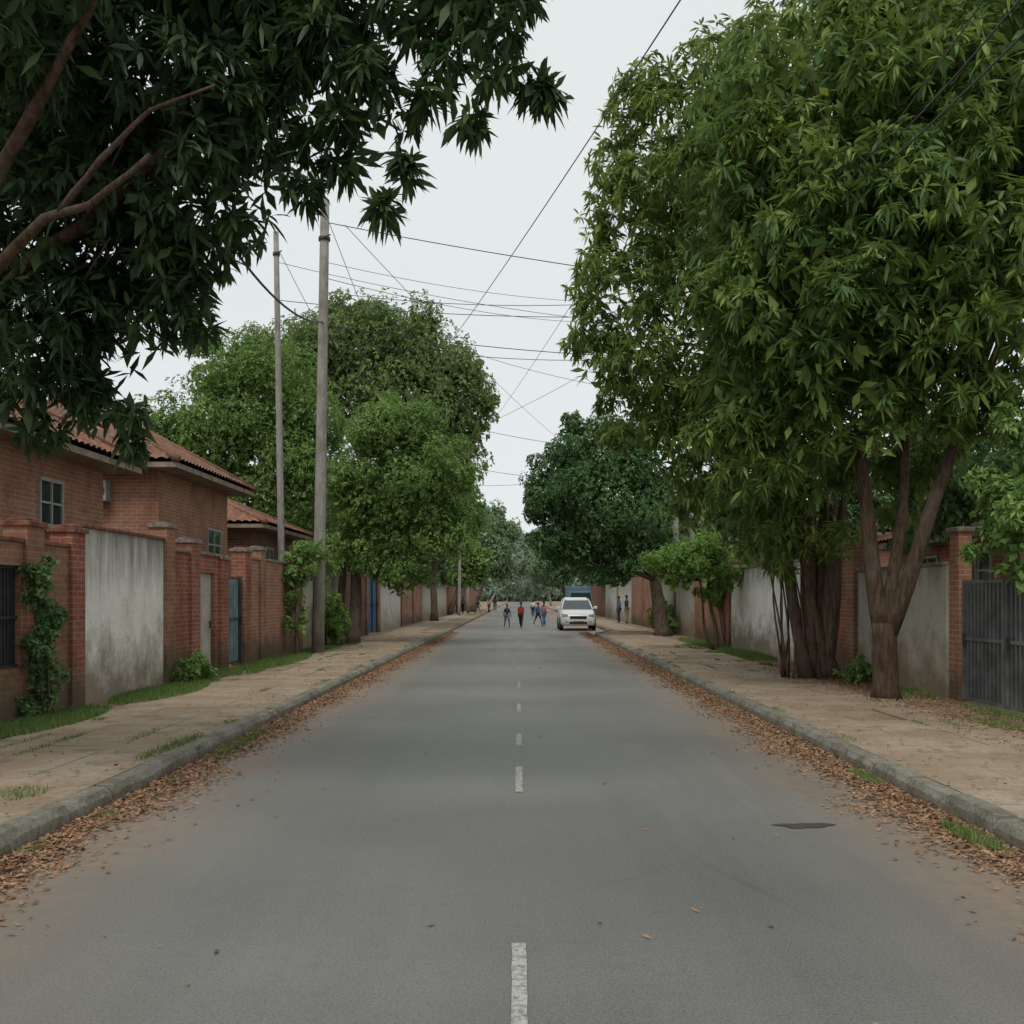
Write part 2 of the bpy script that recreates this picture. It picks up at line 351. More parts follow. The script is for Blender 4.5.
for a,b in ((2.6,4.9),(8.7,10.0),(11.4,12.4),(14.8,15.9),(18.6,20),(23.2,24.8),(28.5,30.4),(34,36.5),(41,44),(49,53),(58,63),(69,75),(82,90),(98,108)):
    ww=max(.024,.036-.0005*a)
    n_=14; L_=[(-ww+random.uniform(-.004,.004),a+(b-a)*i/n_) for i in range(n_+1)]; R_=[(ww+random.uniform(-.004,.004),y) for x,y in L_]
    for i in range(n_): dash.quad((*L_[i],.005),(*R_[i],.005),(*R_[i+1],.005),(*L_[i+1],.005))
tag(dash.build('road_marking',K['paint']),kind=S)
pd=MB(); cx,cy=2.12,7.42
ring=[(cx+math.cos(t)*.2*(1+.25*math.sin(3*t)+.1*math.sin(7*t)),cy+math.sin(t)*.10*(1+.3*math.sin(2*t+1)+.1*math.sin(9*t)),.005) for t in [i*2*math.pi/36 for i in range(36)]]
pd.v=ring; pd.f=[tuple(range(36))]; tag(pd.build('damp_patch',K['damp']),'small dark damp patch on the asphalt near the right kerb','patch')
# litter
def scatter_quads(Pt,size,mat,name,tilt=.35):
    N=len(Pt); a=rng.uniform(0,2*math.pi,N); D=np.stack([np.cos(a),np.sin(a),rng.normal(size=N)*tilt],1); D=unit(D)
    Sd=unit(np.cross(D,np.stack([rng.normal(size=N)*tilt,rng.normal(size=N)*tilt,np.ones(N)],1)))
    l=(size*rng.uniform(.5,1.4,N))[:,None]; w=l*.2*rng.uniform(.6,1.3,(N,1))
    V=np.stack([Pt-D*l*.5,Pt+Sd*w,Pt+D*l*.5,Pt-Sd*w],1); V[...,2]=np.maximum(V[...,2],Pt[:,None,2]-.004); V=V.reshape(-1,3)
    o=poly_mesh(name,V,np.arange(N*4),np.full(N,4),mat,None); return o
pts=[]
for side in (-1,1):
    n=44000 if side>0 else 38000; y=3.5+rng.uniform(0,1,n)**1.35*45; wob=.5+.5*np.sin(y*1.7+side)+.4*np.sin(y*4.1); x=KX-.02-np.abs(rng.normal(size=n))*((.19 if side>0 else .16)+.08*wob); 
    pts.append(np.stack([side*x,y,np.full(n,.008)+rng.uniform(0,.035,n)*np.exp(-(KX-x)*4)],1))
    n=600; y=3.5+rng.uniform(0,1,n)*40; x=KX-.3-rng.exponential(.25,n); pts.append(np.stack([side*x,y,np.full(n,.008)],1))
    n=1100; y=2.5+rng.uniform(0,1,n)*30; x=KX+.2+rng.exponential(.7,n); pts.append(np.stack([side*x,y,np.full(n,.145)],1))
n=70; pts.append(np.stack([rng.uniform(-2.8,2.8,n)+0,2.5+rng.uniform(0,1,n)**1.5*28,np.full(n,.01)],1))
n=10000; pts.append(np.stack([6.05+rng.normal(size=n)*.45,9+rng.uniform(0,1,n)*16,np.full(n,.128)],1)); 
n=1200; pts.append(np.stack([-6.0+rng.normal(size=n)*.25,rng.uniform(8,30,n),np.full(n,.128)],1))
pp=np.concatenate(pts); pp=pp[(pp[:,0]<6.7)&(pp[:,0]>-6.35)]
tag(scatter_quads(pp,.053,K['litter'],'fallen_leaves'),'dry brown fallen leaves gathered along both kerbs','leaves',kind='stuff')
# grass
def grass(patches,name,label):
    out=[]
    for x,y,rx,ry,n,h in patches:
        a=rng.uniform(0,2*math.pi,n); r=rng.uniform(0,1,n)**.6; out.append(np.stack([x+np.cos(a)*r*rx,y+np.sin(a)*r*ry,np.full(n,.10),np.full(n,h)],1))
    q=np.concatenate(out); N=len(q); b=q[:,:3]; h=(q[:,3]*rng.uniform(.4,1.2,N))[:,None]
    b[:,2]=np.where(np.abs(b[:,0])<KX,0,.11)
    a=rng.uniform(0,2*math.pi,N); D=np.stack([np.cos(a),np.sin(a),np.zeros(N)],1); le=rng.normal(size=(N,3))*.4; le[:,2]=1
    V=np.stack([b-D*.006,b+D*.006,b+unit(le)*h],1).reshape(-1,3)
    tag(poly_mesh(name,V,np.arange(N*3),np.full(N,3),K['grass'],None),label,'grass',kind='stuff')
pat=[(-5.95,12.6,.42,1.7,9000,.1),(-5.9,16.6,.5,1.9,9000,.09),(-6.1,20,.35,1.6,4000,.12),(-5.9,24.5,.55,3,7000,.11),(-6.1,31,.4,3,3000,.12),(6.5,17.5,.2,2,1500,.08),(6.5,22,.3,1.5,2000,.12),(6.2,27.5,.5,3,5000,.11),(6.2,34,.5,4,4000,.12),(6.5,13.5,.2,1.2,900,.07)]
for i in range(80):
    s=random.choice((-1,1)); y=random.uniform(4,34); pat.append((s*random.choice((3.2,3.26,3.58,3.62,4.3,5.0,5.4)),y,random.uniform(.04,.12),random.uniform(.1,.55),150,.05))
for i in range(18): s=random.choice((-1,1)); pat.append((s*random.uniform(5.4,6.1),random.uniform(9,34),random.uniform(.1,.3),random.uniform(.2,.7),350,.08))
pat+=[(3.17,7.0,.1,.45,600,.09),(3.22,9.3,.08,.4,400,.08),(-3.2,11.5,.1,1.2,900,.08),(-3.65,10.5,.12,1,700,.07),(-4.0,8,.2,.3,300,.06)]
grass(pat,'grass','short green grass and weeds along the walls and kerbs')
# ---------------------------------------------------------------- walls
def bxs(mb,side,a0,a1,d0,d1,z0,z1): mb.box(*sorted((side*a0,side*a1)),d0,d1,z0,z1)
def wall(label,side,face,d0,d1,top,mat,cop='coping',pillars=(),opening=None,group=None,name='boundary_wall'):
    root=thing(name,(side*(face+.1),(d0+d1)/2,.1),label,'wall',group)
    m=MB()
    segs=[(d0,d1)]
    for (p0,p1,*_) in pillars:
        ns=[]
        for a,b in segs:
            if p0>=b or p1<=a: ns.append((a,b)); continue
            if p0>a: ns.append((a,p0))
            if p1<b: ns.append((p1,b))
        segs=ns
    cp=MB()
    for a,b in segs:
        if opening and opening[0]>=a and opening[1]<=b:
            o0,o1,z0,z1=opening
            bxs(m,side,face,face+.2,a,b,.05,z0); bxs(m,side,face,face+.2,a,b,z1,top); bxs(m,side,face,face+.2,a,o0,z0,z1); bxs(m,side,face,face+.2,o1,b,z0,z1)
        else: bxs(m,side,face,face+.2,a,b,.05,top)
        y=a
        while y<b-.01:
            e=min(b,y+random.uniform(.7,1.3)); 
            if b-e<.3: e=b
            dz=random.uniform(-.008,.012); bxs(cp,side,face-.04+random.uniform(-.008,.008),face+.24,y+.004,e-.004,top,top+.06+dz); y=e
    m.build('wall',K[mat],root); cp.build('coping',K[cop],root,bevel=.012)
    for (p0,p1,zt,pm) in pillars:
        q=MB(); bxs(q,side,face-.06,face+.26,p0,p1,.05,zt); po=q.build('pillar',K[pm],root)
        q=MB(); bxs(q,side,face-.10,face+.30,p0-.04,p1+.04,zt,zt+.07); bxs(q,side,face-.03,face+.23,p0+.04,p1-.04,zt+.07,zt+.11); q.build('pillar_cap',K[cop],po,bevel=.01)
    return root
def gate(label,side,face,d0,d1,z0,z1,mat,ribs=.12,name='metal_gate',leaves=1,open_=False):
    root=thing(name,(side*face,(d0+d1)/2,.1),label,'gate')
    for i in range(leaves):
        a=d0+(d1-d0)*i/leaves+.02; b=d0+(d1-d0)*(i+1)/leaves-.02
        q=MB(); 
        bxs(q,side,face+.02,face+.03,a+.04,b-.04,z0+.04,z1-.04)
        y=a+.08
        while y<b-.08:
            bxs(q,side,face-.03 if open_ else face+.002,face+.02,y,y+ribs*.4,z0+.05,z1-.05); y+=ribs
        l=q.build('gate_leaf',K[mat],root)
        q=MB()
        for z in (z0,z1-.05,(z0+z1)/2): bxs(q,side,face-.012 if not open_ else face-.05,face+.0 if not open_ else face-.031,a+.052,b-.052,z,z+.05)
        bxs(q,side,face-.054,face+.04,a,a+.05,z0-.01,z1+.012); bxs(q,side,face-.054,face+.04,b-.05,b,z0-.01,z1+.012)
        fr=q.build('frame',K['dark_metal' if mat!='gate_grey' else mat],l)
        q=MB(); bxs(q,side,face-.09,face-.055,b-.12,b-.09,(z0+z1)/2-.1,(z0+z1)/2+.1); q.build('handle',K['dark_metal'],l)
    return root
LF=6.4
w1=wall('low brown brick wall with an iron grille opening, nearest on the left',-1,LF,7.5,14.62,2.4,'brick_brown','coping_red',[(12.9,13.36,2.62,'brick_brown'),(14.2,14.62,2.62,'brick_red')],(9.4,12.85,.8,2.1))
g=MB()
y=9.42
while y<12.84:
    g.box(-LF-.10,-LF-.07,y,y+.02,.8,2.1); y+=.085
for z in (.8,1.42,2.06): g.box(-LF-.067,-LF-.04,9.4,12.85,z,z+.04)
gr=g.build('window_grille',K['dark_metal'],w1); MB().box(-LF-.17,-LF-.14,9.4,12.85,.8,2.1).build('backing_panel',K['gate_grey'],w1)
wall('tall stained whitewashed wall on the left pavement',-1,LF,14.63,18.0,2.72,'white_plaster','coping_red')
w3=wall('red brick wall with three pillars and a pale door, beyond the whitewashed wall',-1,LF,18.01,21.9,2.55,'brick_red','coping',[(18.01,18.45,2.95,'brick_brown'),(19.4,19.85,2.75,'brick_red'),(21.3,21.85,2.5,'brick_red')],(20.1,21.05,.1,2.2))
d=MB().box(-LF-.12,-LF-.08,20.12,21.03,.1,2.18).build('door',K['door_pale'],w3); MB().box(-LF-.08,-LF-.05,20.9,20.94,1.05,1.2).build('handle',K['dark_metal'],d)
gate('blue grey metal gate set between brick pillars on the left',-1,LF+.05,21.95,23.1,.2,2.15,'gate_blue')
wall('brick wall with pillars in front of the third tiled house on the left',-1,LF,23.15,29.3,2.6,'brick_orange','coping',[(23.15,23.7,2.75,'brick_red'),(24.6,25.05,2.85,'brick_brown'),(28.8,29.3,2.8,'brick_red')])
wall('grey rendered wall behind the tall utility pole',-1,LF,29.35,36.5,2.5,'grey_plaster','coping',[(32.6,33,2.7,'brick_brown')])
wall('dark brick wall behind the left roadside tree',-1,LF,36.6,42.2,2.55,'brick_dark','coping',[(41.7,42.2,2.8,'brick_brown')])
gate('bright blue door in the left wall beyond the roadside tree',-1,LF+.05,42.3,45.2,.15,2.6,'door_blue',name='metal_gate',leaves=2)
wall('pale rendered wall just beyond the blue door',-1,LF,45.3,54,2.6,'pale_plaster','coping',[(45.3,45.8,2.8,'brick_orange')])
wall('orange brick wall on the far left of the street',-1,LF,54.1,66,2.6,'brick_orange','coping',[(54.1,54.6,2.9,'brick_red'),(60,60.5,2.9,'brick_red')])
wall('grey wall in the left distance behind the far poles',-1,LF,66.1,88,2.5,'grey_plaster','coping')
wall('brown brick wall at the far left end of the street',-1,LF,88.1,150,2.6,'brick_brown','coping')
RF=6.75
gate('grey metal double gate with vertical ribs at the right edge',1,RF+.05,11.2,15.25,.15,1.95,'gate_grey',.12,leaves=3,open_=True)
wl=thing('gate_pillar',(RF+.1,15.5,.1),'tall orange brick gate pillar beside the grey double gate','pillar')
MB().box(RF,RF+.2,15.35,15.68,.05,2.7).build('shaft',K['brick_orange'],wl); MB().box(RF-.04,RF+.24,15.3,15.73,2.7,2.78).build('pillar_cap',K['coping'],wl,bevel=.015)
wall('grey rendered wall behind the nearest trunk on the right',1,RF,15.8,19.9,2.2,'grey_plaster','coping')
wall('red brick wall with a pillar behind the many stemmed tree',1,RF,20,22.0,2.5,'brick_red','coping',[(20,20.5,2.75,'brick_orange')])
wall('long pale whitewashed wall on the right, left of the many stemmed tree',1,RF,22.05,31.8,2.55,'white_plaster','coping')
wall('brick wall with pillars behind the small bright green tree',1,RF,31.9,38.5,2.5,'brick_orange','coping',[(31.9,32.4,2.8,'brick_red'),(36,36.5,2.8,'brick_red')])
wall('grey rendered wall behind the dark round tree on the right',1,RF,38.6,48,2.6,'grey_plaster','coping',[(43,43.5,2.9,'brick_brown')])
wall('brick wall with pillars beside the parked white car',1,RF,48.1,60,2.9,'brick_orange','coping',[(48.1,48.6,3.1,'brick_red'),(54,54.6,3.2,'brick_red')])
wall('pale wall on the right behind the standing people',1,RF,60.1,78,2.9,'pale_plaster','coping',[(68,68.6,3.1,'brick_orange')])
wall('dark brick wall at the far right end of the street',1,RF,78.1,150,2.8,'brick_dark','coping')
# ---------------------------------------------------------------- houses
def tiled(mb,a,b,c,d):
    a,b,c,d=map(Vector,(a,b,c,d)); W=(b-a).length; Hh=((a+b)/2-(c+d)/2).length
    nu=int(W/.24)*6; rows=int(Hh/.34); nv=rows*3; N=(b-a).cross(d-a).normalized()
    if N.z<0: N=-N
    base=len(mb.v); ev=(a-b)/W
    for j in range(nv+1):
        v=j/nv; L=a.lerp(d,v); R=b.lerp(c,v); ph=(v*rows)%1.0
        for i in range(nu+1):
            u=i/nu; p=L.lerp(R,u); s=(p-a).dot(-ev)
            h=.055*abs(math.sin(math.pi*s/.24))+.045*(1-ph)+random.uniform(-.006,.006)
            mb.v.append(tuple(p+N*h))
    for j in range(nv):
        for i in range(nu):
            q=base+j*(nu+1)+i; mb.f.append((q,q+1,q+nu+2,q+nu+1))
def house(label,x0,x1,y0,y1,zt,zr,mat,ov=.6,windows=(),ac=None,hip=1.0):
    root=thing('brick_house',((x0+x1)/2,(y0+y1)/2,.1),label,'house')
    MB().box(x0,x1,y0,y1,.05,zt).build('wall',K[mat],root)
    X0,X1,Y0,Y1=x0-ov,x1+ov,y0-ov,y1+ov; e=zt+.0
    cx=(X0+X1)/2; cy=(Y0+Y1)/2; w2=(X1-X0)/2; l2=(Y1-Y0)/2
    if l2>=w2: r0=Vector((cx,Y0+w2*hip,zr)); r1=Vector((cx,Y1-w2*hip,zr))
    else: r0=Vector((X0+l2*hip,cy,zr)); r1=Vector((X1-l2*hip,cy,zr))
    A,B,Cc,D=(Vector((X0,Y0,e+.14)),Vector((X1,Y0,e+.14)),Vector((X1,Y1,e+.14)),Vector((X0,Y1,e+.14)))
    t=MB()
    if l2>=w2: tiled(t,A,B,r0,r0); tiled(t,B,Cc,r1,r0); tiled(t,Cc,D,r1,r1); tiled(t,D,A,r0,r1)
    else: tiled(t,A,B,r1,r0); tiled(t,B,Cc,r1,r1); tiled(t,Cc,D,r0,r1); tiled(t,D,A,r0,r0)
    rf=t.build('roof',K['tiles'],root)
    h=MB(); 
    for p in (A,D): h.tube([p+Vector((0,0,.05)),(r0 if p is A or l2<w2 else r1)+Vector((0,0,.05))],.1,8)
    for p in (B,Cc): h.tube([p+Vector((0,0,.05)),((r0 if p is B else r1) if l2>=w2 else r1)+Vector((0,0,.05))],.1,8)
    h.tube([r0+Vector((0,0,.06)),r1+Vector((0,0,.06))],.11,8); h.build('ridge_tiles',K['tiles'],rf,True)
    s=MB(); s.box(X0+.03,X1-.03,Y0+.03,Y1-.03,e+.003,e+.12); s.build('eaves',K['soffit'],root)
    for (axis,pos,a,b,z0,z1) in windows:
        sg=1 if axis[1]=='+' else -1
        def bb(mb,u0,u1,w0,w1,za,zb):
            if axis[0]=='x': mb.box(*sorted((pos+sg*u0,pos+sg*u1)),w0,w1,za,zb)
            else: mb.box(w0,w1,*sorted((pos+sg*u0,pos+sg*u1)),za,zb)
        q=MB(); bb(q,.004,.02,a,b,z0,z1); wi=q.build('window',K['glass'],root)
        q=MB(); 
        for (c0,c1) in ((a-.05,a),(b,b+.05),((a+b)/2-.02,(a+b)/2+.02)): bb(q,.002,.05,c0,c1,z0-.0,z1)
        bb(q,.003,.06,a-.05,b+.05,z0-.06,z0); bb(q,.003,.06,a-.05,b+.05,z1,z1+.06); bb(q,.022,.045,a,b,(z0+z1)/2-.02,(z0+z1)/2+.02)
        q.build('frame',K['frame'],wi)
        q=MB(); bb(q,.0025,.12,a-.1,b+.1,z0-.12,z0-.062); q.build('sill',K['coping'],wi)
    if ac:
        x,y,z=ac; a=MB().box(x-.2,x+.2,y-.32,y-.02,z-.24,z+.24).build('air_conditioner',K['frame'],root,bevel=.02)
        f=MB(); f.tube([(x,y-.33,z),(x,y-.325,z)],.18,20); f.build('fan_grille',K['dark_metal'],a)
    return root
house('nearest brown brick house on the left with a small window under tiled eaves',-14,-8.4,12.5,20.2,4.25,6.4,'brick_orange',.6,[('x+',-8.4,17.5,18.3,3.0,3.75)])
house('brick house on the left with an air conditioner and deep tiled eaves',-15,-8.4,23.3,28.8,4.65,6.7,'brick_orange',.65,[('x+',-8.4,26.9,28.0,2.75,3.5)],(-9.7,23.3,4.15))
house('low tiled roof house on the left, third from the camera',-14.5,-8.4,31.5,37.5,3.85,5.5,'brick_dark',.55,[('x+',-8.4,33,34,2.4,3.3)])
house('red brick house behind the right wall beside the orange pillar',9.6,16,19.2,25.5,2.9,4.3,'brick_red',.55,[('x-',9.6,20.3,21.3,1.9,2.6),('x-',9.6,22.9,23.9,1.9,2.6)])
house('tiled brick house behind the wall right of the small bright tree',9.2,15,33,41,3.7,5.2,'brick_orange',.5,[('x-',9.2,35,36,2.2,3.1)])
# ---------------------------------------------------------------- trees
def stem(a,b,r0,r1,amp=.05,n=7): return (bend(a,b,n,amp),r0,r1)
bl=[pb(90,80,7.5,135),pb(210,50,7.2,115),pb(330,15,7.0,82),pb(430,10,6.8,62),pb(490,20,6.6,36),pb(50,230,7.6,115),pb(150,210,7.4,90),pb(110,320,7.8,72),pb(30,370,7.8,70),
    pb(225,150,7.2,72),pb(300,120,7.0,60),pb(370,95,6.8,46),pb(430,80,6.7,32),pb(500,75,6.6,18),pb(535,85,6.6,12),pb(180,290,7.5,28),pb(85,400,7.8,32),pb(130,415,7.7,18),pb(350,165,6.9,20),pb(405,170,6.7,16),pb(250,225,7.2,22),pb(465,120,6.7,16),pb(300,190,7,18),pb(200,330,7.5,15),pb(40,430,7.8,22),pb(385,205,6.8,12),pb(552,95,6.6,7),pb(130,445,7.7,10),
    pb(-110,40,8,190),pb(-120,300,8.2,150),pb(80,-120,7.6,200),pb(300,-110,7.2,150),pb(460,-70,6.8,80),pb(10,-20,6,120),pb(522,0,6.7,18)]
t=tree('large dark leaved tree overhanging the street from the left edge',(-6.0,8.6,.1),bl,[stem((-6.0,8.6,.05),(-5.7,8.3,2.6),.24,.19,.02)],'leaf_near',38,8,.175,.036,.85,True,'bark_warm',brad=.05,fill=.6,fsize=1.2,maxb=9)
f0=Vector((-5.7,8.3,2.5))
for ctrl,r in (([f0,P(-70,300,6.9),P(-10,190,6.4),P(40,100,6.1),P(72,40,6.0),P(110,-30,5.9)],.065),([f0,P(-70,330,6.9),P(0,265,6.4),P(45,218,6.2),P(90,205,6.1),P(150,155,6.0)],.055),([f0,P(30,260,7.4),P(190,130,7),P(330,40,6.9)],.07),([P(60,212,6.15),P(100,160,6.0),P(150,110,6.0),P(215,85,6.0)],.025)):
    pts=[]
    for i in range(len(ctrl)-1): pts+= bend(ctrl[i],ctrl[i+1],3,.03)[(0 if i==0 else 1):]
    q=MB(); q.tube(pts,[r*(1-.7*i/(len(pts)-1)) for i in range(len(pts))],8)
    q.build('branch',K['bark_warm'],t,True)
# right foreground pair
r1=[pb(800,120,16,98),pb(900,85,15.5,98),pb(990,100,15,104),pb(850,225,15.5,102),pb(950,220,14.8,96),pb(775,305,15.6,82),pb(835,345,15,78),pb(915,335,15,78),pb(990,335,14.8,74),pb(1060,220,15,130),pb(1080,60,16,130),pb(860,25,16.5,52),pb(740,210,16.5,72),pb(745,395,16,54),pb(870,425,15.2,48),pb(795,440,15.8,46),pb(960,400,15,44),pb(1005,410,15,38),pb(860,130,18,140),pb(980,170,18,150),pb(900,460,17,34),pb(715,300,15.8,40),pb(810,180,14.6,42),pb(905,165,14.4,44),pb(880,290,14.4,42),pb(955,300,14.2,38),pb(820,265,14.5,36),pb(905,505,17,24),pb(940,460,16.5,28),pb(760,140,15.5,38),pb(755,465,16.4,34),pb(845,470,16.6,30),pb(720,430,16.5,34),pb(850,390,17.5,70),pb(800,330,17.5,90)]
b=P(886,697,15.7); b.z=.1; k1=Vector((5.70,15.6,1.3))
tree('huge drooping tree with forked trunk by the grey wall on the right',(b.x,b.y,.1),r1,
  [stem((b.x,b.y,.05),k1,.21,.19,.02,6),stem(k1+Vector((-.03,0,-.2)),P(858,440,15.7),.15,.09,.03),stem(k1+Vector((.03,0,-.25)),P(965,420,15.3),.145,.085,.04),stem(k1+Vector((.02,0,0)),P(905,430,16.0),.11,.07,.03)],
  'leaf_big',13,10,.27,.054,.6,True,'bark_warm',brad=.08,fill=.5,fsize=1.5,maxb=9,tight=.92)
r2=[pb(690,115,20,70),pb(645,190,20,56),pb(622,270,19.5,42),pb(700,240,20,98),pb(640,345,19.5,58),pb(605,365,19.5,34),pb(705,370,20,88),pb(640,420,20,42),pb(690,450,20,54),pb(740,490,19.5,50),pb(760,60,21,46),pb(790,520,19.2,42),pb(735,150,21,76),pb(780,300,21,115),pb(655,85,20,30),pb(780,560,19.2,20),pb(598,225,19.6,22),pb(830,540,19,24),pb(755,545,19.4,20),pb(588,300,19.6,18),pb(620,130,20,22),pb(615,440,20,20),pb(610,180,19.6,20),pb(584,265,19.6,12),pb(580,345,19.6,14),pb(690,500,20,26),pb(760,420,20.5,70)]
b2=P(820,676,19.6); b2.z=.1
ss=[]
for i,(tx,ty) in enumerate(((785,470),(800,480),(812,470),(822,480),(834,500),(848,480),(808,520),(826,460),(795,500))):
    ss.append(stem((b2.x+(i-4)*.065,b2.y+random.uniform(-.16,.16),.05),P(tx,ty,19.6+random.uniform(-.3,.3)),.15,.07,.03))
for i in range(8):
    x=b2.x+random.uniform(-.75,-.2); ss.append(stem((x,b2.y+random.uniform(-.3,.3),.05),(x+random.uniform(-.35,.2),b2.y,random.uniform(2.6,3.8)),.024,.013,.05))
tree('tall yellow green tree with many fused stems on the right pavement',(b2.x,b2.y,.1),r2,ss,'leaf_big2',14,10,.24,.047,.7,True,'bark_stem',brad=.07,fill=.45,fsize=1.4,maxb=8,tight=.92)
tree('dark tree crown rising above the houses at the top right corner',(11,31,.1),auto(*P(900,-10,31),5.6,3.5,4.4,10),[stem((11,31,.05),P(900,110,31),.35,.25)],'leaf_dark',10,7,.30,.1,.4,False,brad=.12)
tree('leafy dark tree behind the pale whitewashed wall on the right',(9.6,28,.1),auto(*P(805,490,28),3.0,2.2,2.6,8),[stem((9.6,28,.05),P(820,520,28),.16,.12)],'leaf_dark',15,7,.22,.085,.4,False,brad=.07)
tree('leafy tree seen behind the forked trunk, over the red house',(12,28.5,.1),auto(*P(935,460,28.5),3.0,2.2,2.5,7),[stem((12,28.5,.05),P(935,480,28.5),.16,.12)],'leaf_dark',14,7,.22,.08,.4,False,brad=.07)
tree('young leafy tree between the grey wall and the red house',(8.3,18.2,.1),[pb(960,500,18.2,32),pb(935,518,18.2,28),pb(985,480,18.2,36),pb(915,540,18,20),pb(1000,520,18,26),pb(900,520,18.6,18)],[stem((8.3,18.2,.05),P(965,510,18.2),.07,.04)],'leaf_dark',28,6,.16,.06,.4,False,brad=.035,name='small_tree')
b=P(716,650,30.2); b.z=.1
tree('small bright green umbrella shaped tree on the right pavement',(b.x,b.y,.1),[pb(690,560,30.2,38,.6),pb(668,565,30,24,.7),pb(715,560,30.4,28,.7),pb(700,545,30,24,.6),pb(733,575,30.4,16),pb(655,560,29.8,13),pb(712,590,30.4,14),pb(680,578,29.8,16)],
  [stem((b.x,b.y,.05),P(708,585,30.3),.075,.05),stem((b.x-.1,b.y,.05),P(700,580,30.1),.05,.03)],'leaf_bright',44,6,.13,.05,.4,False,brad=.035)
b=P(663,637,41); b.z=.1
tree('dense dark round tree leaning over the right kerb',(b.x,b.y,.1),[pb(600,500,41,60,1.05),pb(570,470,41,36),pb(600,440,41,32,.8),pb(640,470,41,36),pb(553,505,40,28),pb(590,545,40.5,38),pb(640,530,41,38),pb(660,500,41,26),pb(546,540,40,19),pb(615,570,40.5,24),pb(572,425,41,14),pb(665,550,41,18),pb(560,575,40,14),pb(535,490,40,11),pb(630,440,41,22)],
  [stem((b.x,b.y,.05),P(655,580,41),.32,.22,.03)],'leaf_dark',46,6,.15,.062,.4,False,brad=.12,tight=1.0)
b=P(352,642,34.5); b.z=.1
tree('rounded green street tree behind the tall pole on the left',(b.x,b.y,.1),[pb(400,480,34.5,58,1.1),pb(365,500,34,42),pb(438,470,35,37),pb(390,420,34.5,36,.8),pb(350,540,34,30),pb(430,530,34.5,41),pb(380,560,34,29),pb(450,520,35,24),pb(420,430,35,30),pb(345,480,34,26),pb(405,575,34.3,26),pb(464,480,36,14),pb(365,440,34,20)],
  [stem((b.x,b.y,.05),P(356,565,34.5),.24,.17,.03),stem((b.x-.35,b.y+.3,.05),P(343,555,34.7),.17,.12,.03)],'leaf_mid',56,6,.13,.053,.4,False,brad=.1,tight=1.0)
tree('tallest spreading olive green tree behind the left walls',(-7.8,50,.1),[pb(390,400,50,74),pb(330,350,50,54,.75),pb(400,345,50,54,.8),pb(455,380,50,40),pb(472,425,50,25),pb(345,310,51,28,.5),pb(450,450,50,36),pb(300,380,50,46),pb(425,490,50,44),pb(260,350,51,30,.7),pb(488,405,50,13),pb(425,335,50,20),pb(370,322,50,20),pb(470,370,50,20)],
  [stem((-7.8,50,.05),P(385,440,50),.4,.28,.02)],'leaf_olive',30,6,.19,.078,.4,False,brad=.16,tight=1.0)
tree('broad green tree standing behind the brick houses on the left',(-13,43,.1),[pb(215,440,43,58),pb(270,410,43,60),pb(170,440,43,40),pb(300,450,43,58),pb(230,380,43,44,.8),pb(310,500,43,50),pb(240,500,43,45),pb(200,345,44,22,.6),pb(150,470,42,28),pb(250,360,43,22)],
  [stem((-13,43,.05),P(240,470,43),.35,.25,.02)],'leaf_mid',32,6,.17,.068,.4,False,brad=.14,tight=1.0)
tree('green tree further down the left pavement past the blue door',(-5.6,66,.1),auto(*P(440,515,66),3.2,3,4.2,9),[stem((-5.6,66,.05),P(436,560,66),.24,.18)],'leaf_mid',24,5,.24,.1,.4,False,brad=.1)
tree('bushy pale green small tree beside the base of the tall pole',(-6.0,27.2,.1),[pb(288,590,27.5,20,1.2),pb(300,565,27.5,20),pb(282,610,27.5,15),pb(308,552,28,20,.7),pb(322,570,28.9,14),pb(295,625,27.2,12),pb(275,580,27.5,12),pb(330,560,29.5,14)],
  [stem((-6.0,27.2,.05),P(296,585,27.4),.06,.04)],'leaf_mid',44,6,.13,.05,.3,False,brad=.03,name='small_tree')
for i,(px,py,d,r,q,mt,lab) in enumerate(((492,545,105,30,1.5,'leaf_haze_tint1','hazy green tree right of the left distant poles'),(468,560,90,24,1.3,'leaf_mid','green tree beside the distant poles on the left'),(555,558,115,30,1.2,'leaf_haze_tint1','hazy green tree behind the parked white car'),(508,562,170,26,1.5,'leaf_haze_tint2','pale hazy tree left of the street end'),(541,560,175,24,1.6,'leaf_haze_tint2','pale hazy tree right of the street end'),(600,560,80,36,1.0,'leaf_dark','dark tree behind the wall beside the parked car'),(525,570,260,25,1.3,'leaf_haze_tint2','palest tree closing the view at the street end'))):
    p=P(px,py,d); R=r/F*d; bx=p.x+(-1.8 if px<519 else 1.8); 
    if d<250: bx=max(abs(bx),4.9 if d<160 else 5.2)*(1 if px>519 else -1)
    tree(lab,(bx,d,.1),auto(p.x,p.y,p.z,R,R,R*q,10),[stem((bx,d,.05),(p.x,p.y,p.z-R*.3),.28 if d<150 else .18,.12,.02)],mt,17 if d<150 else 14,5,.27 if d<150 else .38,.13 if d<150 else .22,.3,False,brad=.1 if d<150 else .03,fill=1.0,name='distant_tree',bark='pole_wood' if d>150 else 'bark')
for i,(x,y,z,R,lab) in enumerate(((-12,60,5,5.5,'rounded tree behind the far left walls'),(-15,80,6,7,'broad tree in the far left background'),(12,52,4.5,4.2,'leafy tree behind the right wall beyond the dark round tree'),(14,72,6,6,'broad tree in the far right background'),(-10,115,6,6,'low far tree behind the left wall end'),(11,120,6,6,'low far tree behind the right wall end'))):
    tree(lab,(x,y,.1),auto(x,y,z,R,R,R*.8,9),[stem((x,y,.05),(x,y,z),.3,.2,.02)],'leaf_olive' if y<90 else 'leaf_haze_tint1',7,5,.40,.16,.3,False,brad=.12,name='background_tree')
